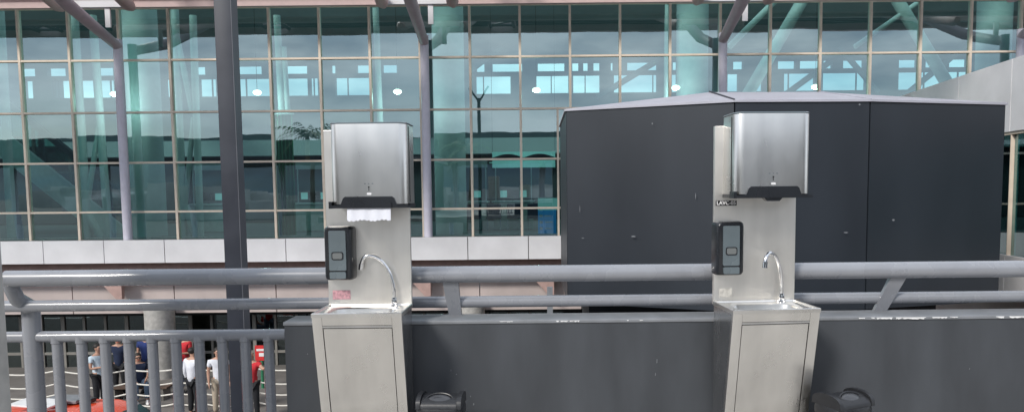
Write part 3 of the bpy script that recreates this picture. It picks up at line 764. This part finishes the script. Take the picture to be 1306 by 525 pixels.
def towel_dispenser(loc, rz, label, towel):
    T = thing('towel_dispenser', label, 'towel dispenser', loc, rz, 'steel paper towel dispensers')
    hw = .184; H = .402; D = .19
    plan = rrect(-hw, hw, -D, 0, .045, 8, (1, 1, 0, 0))
    sc = lambda k, dz: [(u * k, (v + D / 2) * k - D / 2, dz) for u, v in plan]
    MB().loft([sc(1, .022), sc(1, H - .003), sc(.995, H)]).build('body', M['steel'], T, True)
    sl = lambda k, dz: [(u * k, (v + D / 2) * k - D / 2, dz) for u, v in plan]
    MB().loft([sl(1.012, H + .0005), sl(1.018, H + .004), sl(.99, H + .008)]).build('lid_rim', M['smoke'], T, True)
    for s in (-1, 1):
        MB().tube([(s * (hw + .0012), -D + .06, .03), (s * (hw + .0012), -D + .06, H - .01)], .002, 6).build('side_seam', M['tag'], T)
    # black tray: raised middle, thin wings
    prof = [(-hw - .004, .003), (hw + .004, .003), (hw + .004, .016), (hw - .05, .018), (hw - .062, .050), (hw - .072, .058), (-hw + .072, .058), (-hw + .062, .050), (-hw + .050, .020), (-hw - .004, .016)]
    MB().prism(prof, 'y', -D - .014, -D + .05).build('tray', M['blackp'], T)
    MB().box(-hw - .004, hw + .004, -D + .051, -.001, .004, .021).build('tray_base', M['blackp'], T)
    MB().box(-hw - .008, -hw + .006, -D - .010, -D + .06, .002, .035).build('tray_ear', M['blackp'], T)
    if not towel:
        MB().prism([(-.03, -.012), (.03, -.012), (.045, .004), (-.045, .004)], 'y', -D - .006, -D + .03).build('tear_latch', M['blackp'], T)
    else:
        tw = MB(); n = 44; f0 = []; f1 = []; b0 = []; b1 = []
        for i in range(n + 1):
            x = -.104 + .208 * i / n; zb2 = -.052 - .006 * abs(math.sin(i * .72)) - .003 * math.sin(i * .3)
            for lst, yy, zz in ((f0, -D - .010, .02), (f1, -D - .016 - .003 * math.sin(i * .5), zb2), (b0, -D - .009, .02), (b1, -D - .0150 - .003 * math.sin(i * .5), zb2)):
                lst.append(tw.bm.verts.new((x, yy, zz)))
        for i in range(n):
            tw.face([f0[i], f0[i + 1], f1[i + 1], f1[i]]); tw.face([b0[i], b1[i], b1[i + 1], b0[i + 1]]); tw.face([f1[i], f1[i + 1], b1[i + 1], b1[i]])
        tw.build('paper_towel', M['paper'], T, True)
        MB().prism([(-.112, .003), (.112, .003), (.108, .03), (-.108, .03)], 'y', -D - .020, -D - .0145).build('tray_lip', M['blackp'], T)
    MB().tube([(0, -D - .0005, .103), (0, -D - .003, .103)], .004, 10).build('lock', M['tag'], T)
    MB().box(-.0015, .0015, -D - .0015, -D, .085, .100).build('key_slot', M['tag'], T)
    mk = MB()
    for s, w in ((-1, .008), (0, .006), (1, .008)): mk.box(s * .018 - w / 2, s * .018 + w / 2, -D - .001, -D - .0002, .118, .1205)
    mk.build('printed_mark', M['smoke'], T)
    MB().prism(rrect(-.010, .012, .066, .076, .003, 3), 'y', -D - .0012, -D - .0002).build('badge', M['white'], T)
    return T
c = W(471, 266, 3.53)
towel_dispenser((c.x, 3.722, c.z), 0, 'left brushed steel towel dispenser with white paper hanging out', True)
c = W(986, 253, 3.53)
towel_dispenser((c.x - .012, 3.715, c.z), R(3), 'right brushed steel towel dispenser without paper, above the LAVC-05 tag', False)

def soap(loc, rz, label):
    T = thing('soap_dispenser', label, 'soap dispenser', loc, rz, 'black soap dispensers')
    w, h, d = .072, .272, .085
    rings = []
    for y, kx, kz in ((0, 1, 1), (-.035, 1, 1), (-.062, .97, .985), (-.078, .90, .95), (-.083, .82, .92)):
        rings.append([(u * kx, y, h / 2 + (v - h / 2) * kz) for u, v in rrect(-w, w, 0, h, .020, 6)])
    MB().loft(rings).build('body', M['blackp'], T, True)
    fw = .042
    MB().prism(rrect(-fw, fw, .052, h - .022, .006, 4), 'y', -.090, -.080).build('cover', M['smoke'], T, True)
    MB().prism(rrect(-.029, .029, .105, .145, .010, 5), 'y', -.0925, -.0885).build('window_frame', M['blackp'], T, True)
    MB().prism(rrect(-.024, .024, .110, .140, .008, 5), 'y', -.094, -.0915).build('window', M['slot'], T, True)
    MB().prism(rrect(-.040, .040, .012, .046, .006, 4), 'y', -.096, -.082).build('push_button', M['smoke'], T, True)
    MB().box(-.042, .042, -.0905, -.084, .0475, .0505).build('button_gap', M['tag'], T)
    return T
c = W(434, 357, 3.67)
soap((c.x, 3.722, c.z), 0, 'black soap dispenser with grey cover, on the left washbasin back plate')
c = W(928.5, 351, 3.67)
soap((c.x, 3.728, c.z), R(5), 'black soap dispenser with grey cover, under the LAVC-05 tag')

# ------------------------------------------------------------------ swing bins
def swing_bin(loc, rz, label, k=1.0):
    T = thing('swing_bin', label, 'bin', loc, rz, 'black swing lid bins')
    a, b = .118 * k, .10 * k; H = .40 * k
    MB().loft([superellipse(0, 0, a * .78, b * .78, 0), superellipse(0, 0, a * .82, b * .82, .01), superellipse(0, 0, a * .98, b * .98, H), ]).build('body', M['lid'], T, True)
    MB().loft([superellipse(0, 0, a * 1.04, b * 1.04, H + .001), superellipse(0, 0, a * 1.05, b * 1.05, H + .03), superellipse(0, 0, a * 1.0, b * 1.0, H + .045)]).build('collar', M['lid'], T, True)
    # two arched cheeks left and right
    for s in (-1, 1):
        arc = [(-b * .98, H + .045)]
        for i in range(13):
            t = math.pi * i / 12; arc.append((-b * .95 * math.cos(t), H + .046 + .062 * k * math.sin(t) ** .55))
        arc.append((b * .98, H + .045))
        x0_, x1_ = sorted((s * a * .99, s * a * .80))
        mb = MB().prism(arc, 'x', x0_, x1_)
        bmesh.ops.bevel(mb.bm, geom=[e for e in mb.bm.edges if e.calc_face_angle(0) > 1.2], offset=.006, segments=3, affect='EDGES')
        mb.build('cheek', M['lid'], T, True)
    # swinging flap: curved roof between the cheeks
    fl = MB(); n = 14; rows = []
    for i in range(n + 1):
        t = math.pi * i / n
        y = -b * .93 * math.cos(t); z = H + .044 + .052 * k * math.sin(t) ** .8
        rows.append([fl.bm.verts.new((x * a * .78, y, z - .010 * (1 - x * x) * 0)) for x in (-1, -.5, 0, .5, 1)])
    for i in range(n):
        for j in range(4): fl.face([rows[i][j], rows[i][j + 1], rows[i + 1][j + 1], rows[i + 1][j]])
    fo = fl.build('flap', M['lid'], T, True)
    mtx = Matrix.Translation((0, -b * .52, H + .086 * k)) @ Matrix.Rotation(R(38), 4, 'X')
    MB().ball((0, 0, 0), 1, (a * .52, b * .34, .010), 28, 12).build('push_plate', M['smoke_lid'] if 'smoke_lid' in M else M['lid'], fo, True, mtx)
    mb = MB(); ringp = [(a * .60 * math.cos(2 * math.pi * i / 32), b * .42 * math.sin(2 * math.pi * i / 32), .001) for i in range(33)]
    mb.tube(ringp, .004, 8, cap=False).build('plate_ring', M['lid'], fo, True, mtx)
    return T
M['smoke_lid'] = mat('glossy_lid', (.05, .052, .058), .22, var=.1, coat=.3)
c = W(562, 500, 3.50)
swing_bin((c.x, 3.52, 0), R(-3), 'black swing lid bin standing between the two washbasins', (c.z - .015) / .50)
c = W(1079, 494, 3.42)
swing_bin((c.x, 3.45, 0), R(24), 'black swing lid bin turned aslant, right of the right washbasin', (c.z - .035) / .50)

# ------------------------------------------------------------------ rope barrier
rb = thing('rope_barrier', 'four strand white rope barrier with red and white banded posts on the lower pavement', 'barrier', (0, 18.8, LG + .12))
def bp2(mb, name, m, smooth=True, parent=None):
    bmesh.ops.translate(mb.bm, verts=mb.bm.verts, vec=-Vector((0, 18.8, LG + .12))); return mb.build(name, m, parent or rb, smooth)
pxs = [-20, 74, 165, 226, 254, 327, 395, 470]
zz0 = LG + .12
xs_ = [W(p, 500, 18.8).x for p in pxs]
hs = [1.0, .66, .38, .12]
for x in xs_:
    po = bp2(MB().tube([(x, 18.8, zz0), (x, 18.8, zz0 + 1.02)], .045, 12), 'post', M['redpost'])
    for h in (.80, .50, .22): bp2(MB().tube([(x, 18.8, zz0 + h), (x, 18.8, zz0 + h + .09)], .047, 12), 'band', M['white'], True, po)
for i in range(len(xs_) - 1):
    a, b = xs_[i], xs_[i + 1]; L = b - a
    for k, h in enumerate(hs):
        sag = .07 * L * L / 2.2 * (1 if k < 2 else .8) + .02 * k
        sag = min(sag, .24)
        pts = [(a + L * t / 16, 18.8, zz0 + h - 4 * sag * (t / 16) * (1 - t / 16)) for t in range(17)]
        bp2(MB().tube(pts, .020, 6), 'rope', M['rope'])

# ------------------------------------------------------------------ cars
def car(loc, rz, label, rack):
    T = thing('car', label, 'car', loc, rz)
    prof = [(-2.15, .35), (-2.2, .62), (-2.14, .90), (-2.05, 1.02), (-1.72, 1.40), (-1.45, 1.47), (.35, 1.47), (.75, 1.38), (1.30, .99), (1.95, .86), (2.18, .66), (2.2, .35)]
    body = MB(); ringsl = []
    for y, ky, top in ((-.84, .97, 0), (-.80, 1, 0), (0, 1, 0), (.80, 1, 0), (.84, .97, 0)):
        r_ = []
        for x, z in prof:
            zc = z; yy = y
            if z > 1.0: yy = y * .80
            r_.append((x * ky, yy, zc if abs(y) < .1 else zc - .02 * (z > 1)))
        ringsl.append(r_)
    body.loft(ringsl); body.build('body', M['redp'], T, True)
    for s in (-1, 1):
        poly = [(-1.92, 1.03), (-1.62, 1.36), (-1.4, 1.41), (.32, 1.41), (.70, 1.33), (1.15, 1.01)]
        w = MB(); A = [w.bm.verts.new((x, s * (.845 if z < 1.05 else .695), z)) for x, z in poly]; w.face(A)
        wo = w.build('side_window', M['carglass'], T)
        sd_ = wo.modifiers.new('thick', 'SOLIDIFY'); sd_.thickness = .02
        for x in (-1.35, 1.35):
            t = MB().tube([(x, s * .66, .32), (x, s * .87, .32)], .32, 24).build('wheel', M['tyre'], T, True)
            MB().tube([(x, s * .86, .32), (x, s * .885, .32)], .20, 20).build('rim', M['rim'], t, True)
        MB().ball((2.08, s * .6, .72), .14, (.6, 1.2, .6)).build('headlight', M['headl'], T, True)
        MB().ball((-2.1, s * .6, .78), .13, (.5, 1.2, .7)).build('tail_light', M['redpost'], T, True)
        MB().box(.75, .95, s * .93 - .07, s * .93 + .07, .98, 1.1, bev=.03).build('wing_mirror', M['redp'], T, True)
    for (x0, z0, x1, z1, n) in ((.80, 1.355, 1.30, 1.0, 'windscreen'), (-1.76, 1.375, -2.04, 1.05, 'rear_window')):
        dx = .012 if x1 > 0 else -.012
        m_ = MB().hexa([(x0 + dx, -.60, z0 + .01), (x1 + dx, -.70, z1 + .01), (x1 + dx, .70, z1 + .01), (x0 + dx, .60, z0 + .01), (x0 + dx * 2, -.60, z0 + .03), (x1 + dx * 2, -.70, z1 + .03), (x1 + dx * 2, .70, z1 + .03), (x0 + dx * 2, .60, z0 + .03)])
        m_.build(n, M['carglass'], T)
    MB().box(-1.25, -.45, -.45, .10, 1.50, 1.535, bev=.01).build('roof_board', M['white'], T, mtx=Matrix.Rotation(R(4), 4, 'Y') @ Matrix.Translation((0, 0, .03)))
    MB().box(-.95, -.20, .15, .6, 1.49, 1.56, bev=.02).build('roof_box', M['coping'], T)
    MB().box(-.12, .02, .25, .45, 1.475, 1.56, bev=.02).box(-.08, -.04, .3, .34, 1.561, 1.66).build('aerial', M['blackp'], T)
    return T
c = W(104, 509, 14.3)
car((c.x, 14.25, LG), R(-5), 'orange red car with a white board on its roof behind the balusters', True)

# ------------------------------------------------------------------ people
def person(px, Y, facing, label, shirt, trousers, pose='stand', shoe='shoe', hairm=True, arm='down', short=True, h=1.72, z0=None, glasses=False):
    x = W(px, 480, Y).x
    T = thing('person', label, 'person', (x, Y, LG + .12 if z0 is None else z0), facing, 'people outside the terminal entrance')
    s = h / 1.72
    sit = pose == 'sit'
    hipz = .47 if sit else .92
    lean = .06 if sit else 0
    hip = Vector((0, 0, hipz)); chest = Vector((0, -lean * .3, hipz + .32)); sh = Vector((0, -lean * .2, hipz + .50)); neck = Vector((0, -.015, hipz + .57)); head = Vector((0, -.03, hipz + .68))
    legs = []; arms = []
    for sg in (-1, 1):
        if sit: legs.append([(sg * .09, 0, hipz), (sg * .13, -.44, hipz + .03), (sg * .12, -.46, .08)])
        else: legs.append([(sg * .085, 0, hipz - .03), (sg * .10, -.015, .49), (sg * .105, .01, .08)])
        S = Vector((sg * .185, 0, sh.z - .02))
        if arm == 'down': arms.append([S, S + Vector((sg * .05, .02, -.28)), S + Vector((sg * .05, -.06, -.52))])
        elif arm == 'fold': arms.append([S, S + Vector((sg * .05, -.02, -.27)), S + Vector((-sg * .10, -.24, -.24))])
        elif arm == 'reach' and sg == 1: arms.append([S, S + Vector((.16, -.14, -.10)), S + Vector((.36, -.28, .03))])
        elif arm == 'lap': arms.append([S, S + Vector((sg * .04, -.08, -.27)), S + Vector((-sg * .06, -.32, -.36))])
        else: arms.append([S, S + Vector((sg * .05, .02, -.28)), S + Vector((sg * .05, -.06, -.52))])
    def skinmesh(name, chains, m, root, sub=1):
        "chains: list of [(point, radius)...]; each starts at an already added point"
        me = bpy.data.meshes.new(name); vv = []; rr_ = []; ee = []; idx = {}
        for chn in chains:
            prev = None
            for p, r in chn:
                key = tuple(round(c_, 4) for c_ in p)
                if key not in idx: idx[key] = len(vv); vv.append(tuple(Vector(p) * s)); rr_.append(r * s)
                if prev is not None and prev != idx[key]: ee.append((prev, idx[key]))
                prev = idx[key]
        me.from_pydata(vv, ee, []); me.materials.append(m)
        o = bpy.data.objects.new(name, me); COL.objects.link(o); o.parent = T
        sk = o.modifiers.new('skin', 'SKIN'); sk.use_smooth_shade = True
        for i, r in enumerate(rr_): me.skin_vertices[0].data[i].radius = (r, r); me.skin_vertices[0].data[i].use_root = (i == 0)
        ss = o.modifiers.new('sub', 'SUBSURF'); ss.levels = sub; ss.render_levels = sub
        return o
    ch_ = [[(hip, .11), (chest, .115), (sh, .10), (neck, .05), (head - Vector((0, 0, .03)), .072), (head + Vector((0, -.004, .035)), .083), (head + Vector((0, 0, .10)), .055)]]
    for sg, (S, El, Wr), Lg in zip((-1, 1), arms, legs):
        ch_.append([(sh, .10), (S, .055), (El, .040), (Wr, .026)])
        dv = (Vector(Wr) - Vector(El)).normalized(); palm = Vector(Wr) + dv * .06
        ch_.append([(Wr, .026), (palm, .028)])
        side = Vector((0, 1, 0)) if abs(dv.z) > .6 else Vector((0, 0, 1))
        for q_, ln_ in ((-1.5, .055), (-.5, .068), (.5, .072), (1.5, .060)):
            ch_.append([(palm, .028), (palm + side * .014 * q_ + dv * .025, .0085), (palm + side * .016 * q_ + dv * (.02 + ln_), .007)])
        ch_.append([(palm, .028), (palm - side * .035 + dv * -.005, .010), (palm - side * .045 + dv * .03, .008)])
        L0, L1, L2 = Lg
        ch_.append([(hip, .11), (L0, .085), (L1, .055), (L2, .038)])
    body = skinmesh('person_body', ch_, M['skin'], T)
    # face on the same head
    fm = MB()
    hh = head * s
    fm.ball(hh + Vector((0, -.092 * s, .0)), .016, (.8, 1.2, 1.6), 8, 6)
    fm.ball(hh + Vector((-.078 * s, .0, .01)), .02, (.5, 1, 1.6), 8, 6); fm.ball(hh + Vector((.078 * s, .0, .01)), .02, (.5, 1, 1.6), 8, 6)
    fm.build('nose_and_ears', M['skin'], body, True)
    MB().ball(hh + Vector((-.03, -.082 * s, .028)), .011, (1.3, .7, .8), 8, 6).ball(hh + Vector((.03, -.082 * s, .028)), .011, (1.3, .7, .8), 8, 6).build('eyes', M['hair'], body, True)
    MB().ball(hh + Vector((0, -.078 * s, -.042)), .02, (1.2, .5, .3), 8, 6).build('mouth', M['redpost'], body, True)
    if glasses:
        MB().box(-.075, .075, -.10, -.078, .012, .044, bev=.006).build('sunglasses', M['blackp'], T, mtx=Matrix.Translation(hh))
    if hairm:
        MB().ball(hh + Vector((0, .034, .060)), .098 * s, (.93, .92, .84), 14, 10).build('hair', M['hair'], T, True)
    sc_ = [[(hip + Vector((0, 0, -.09 if not sit else -.02)), .146), (hip + Vector((0, 0, .08)), .140), (chest, .145), (sh, .115), (sh + Vector((0, 0, .035)), .07)]]
    for (S, El, Wr) in arms:
        m2 = Vector(S) * .45 + Vector(El) * .55 if short else Vector(El) * .15 + Vector(Wr) * .85
        sc_.append([(sh, .115), (S, .074)] + ([(m2, .060)] if short else [(El, .055), (m2, .040)]))
    skinmesh('shirt', sc_, M[shirt], T)
    tr_ = []
    for L0, L1, L2 in legs:
        L2v = Vector(L2) + Vector((0, 0, .03))
        tr_.append([(hip + Vector((0, 0, .02)), .128), (L0, .105), (L1, .075), (tuple(L2v), .062)])
    skinmesh('trousers', tr_, M[trousers], T)
    for L0, L1, L2 in legs:
        q_ = Vector(L2) * s
        MB().loft([[(q_.x + .048 * math.cos(t) * k, q_.y - .06 + .14 * math.sin(t) * k, z) for t in [2 * math.pi * i / 14 for i in range(14)]] for z, k in ((0, 1), (.03, 1.0), (.07, .72), (.10, .45))]).build('shoe', M[shoe], T, True)
    return T
person(126, 18.6, R(70), 'person in a pale blue shirt and dark trousers standing left of the others', 's_lblue', 's_black', arm='fold')
person(153, 19.7, R(20), 'person in a dark navy shirt standing with arms hanging, between two balusters', 's_navy', 's_black')
person(177, 19.5, R(35), 'seated person with sunglasses, navy shirt, jeans and white shoes', 's_navy', 's_jeans', pose='sit', arm='lap', shoe='wshoe', glasses=True)
person(188, 20.3, R(0), 'person in a blue shirt standing behind the seated one', 's_blue', 's_navy')
person(236, 20.2, R(-10), 'person in a red shirt and jeans standing near the round column', 's_red', 's_jeans', arm='fold')
person(246, 18.0, R(160), 'person in a white shirt and black trousers seen from behind', 's_white', 's_black', short=False)
person(279, 18.0, R(30), 'person in a white shirt and beige trousers left of the dark post', 's_white', 's_beige')
person(321, 17.6, R(0), 'bald person in a red shirt reaching out beside the red and white post', 's_red', 's_black', arm='reach', hairm=False, z0=LG + .12)
c = W(180, 500, 19.6)
o = thing('bench', 'dark wooden bench under the seated person', 'bench', (c.x, 19.62, LG + .12))
MB().box(-.8, .8, -.22, .22, .32, .37, bev=.01).build('seat', M['wood'], o)
for s in (-1, 1): MB().box(s * .65 - .04, s * .65 + .04, -.2, .2, 0, .32).build('leg', M['door'], o)
# red sign near the entrance
c0, c1 = W(328, 459, 20.6), W(339, 440, 20.6)
o = thing('red_sign', 'upright red sign with white patches left of the low wall end', 'sign', ((c0.x + c1.x) / 2, 20.6, LG + .12))
wz = (c1.x - c0.x) / 2 + .04
MB().box(-wz, wz, -.03, .03, c0.z - LG - .12, c1.z - LG - .12).build('sign_board', M['redpost'], o)
MB().box(-wz + .04, wz - .04, -.036, -.031, c1.z - LG - .27, c1.z - LG - .21).box(-.06, .08, -.036, -.031, c0.z - LG, c0.z - LG + .1).build('markings', M['white'], o)
MB().tube([(0, 0, 0), (0, 0, c0.z - LG - .13)], .04, 10).build('pole', M['green'], o, True)

# ------------------------------------------------------------------ behind the viewer (mirrored in the glass or the steel)
o = thing('far_canopy', 'long dark station canopy on posts behind the viewer', 'canopy', (0, -24, LG))
MB().box(-70, 70, -4, 4, 8.3, 10.4).build('roof', M['canopy'], o)
for i in range(-8, 9): MB().tube([(i * 8, 0, 0), (i * 8, 0, 8.3)], .25, 10).build('post', M['steelcol'], o)
def palm(x, y, h, lab):
    T = thing('palm_tree', lab, 'palm tree', (x, y, LG))
    MB().tube([(0, 0, 0), (.1, 0, h * .4), (.3, 0, h)], [.22, .16, .13], 10).build('trunk', M['trunk'], T, True)
    cb = MB()
    for k in range(22):
        a = k * 2.4; el = random.uniform(-.2, 1.1); L = random.uniform(1.8, 2.6)
        d = Vector((math.cos(a), math.sin(a), 0)); pr = None
        for i in range(9):
            t = i / 8; p = Vector((.3, 0, h)) + d * L * t * math.cos(el * (1 - t)) + Vector((0, 0, math.sin(el) * L * t - 1.5 * t * t))
            sd2 = d.cross(Vector((0, 0, 1))) 
            if pr is not None:
                for sg in (-1, 1):
                    q1 = p + sd2 * sg * .45 * (1 - t * .7) + Vector((0, 0, -.25)) + d * .2
                    cb.face([cb.bm.verts.new(pr), cb.bm.verts.new(pr * .5 + p * .5), cb.bm.verts.new(q1)])
            pr = p
    cb.build('crown', M['leaf'], T)
tb = MB(); random.seed(21)
for k in range(170):
    d = random.uniform(110, 420); x = random.uniform(-1, 1) * d * .8; w = random.uniform(3, 12); h = random.uniform(3, 6.8 + d * .004)
    tb.box(x - w, x + w, -d - 8, -d, LG, LG + h)
tag(tb.build('distant_town', mat('town_wall', (.42, .42, .42), .8, var=.7, scale=.05)), 'low distant town behind the viewer', 'town', kind='stuff')
for sx, lab in ((-1, 'added dark block behind the viewer for steel reflections, left'), (1, 'added dark block behind the viewer for steel reflections, right')):
    o = thing('reflection_block', lab, 'reflection block', (sx * 9.5, -5, 0))  # added unseen, so the steel edges reflect something dark
    MB().box(-2.5, 2.5, -3.5, 4, 0, 3.4, bev=.03).build('block_body', M['dark'], o)
    MB().box(-2.8, 2.8, -3.8, 4.3, 3.402, 3.6, bev=.03).build('roof', M['coping'], o)
palm(-15.6, -5.5, 9.6, 'tall palm tree behind the viewer, left'); palm(-6, -16, 9.0, 'palm tree behind the viewer, middle')
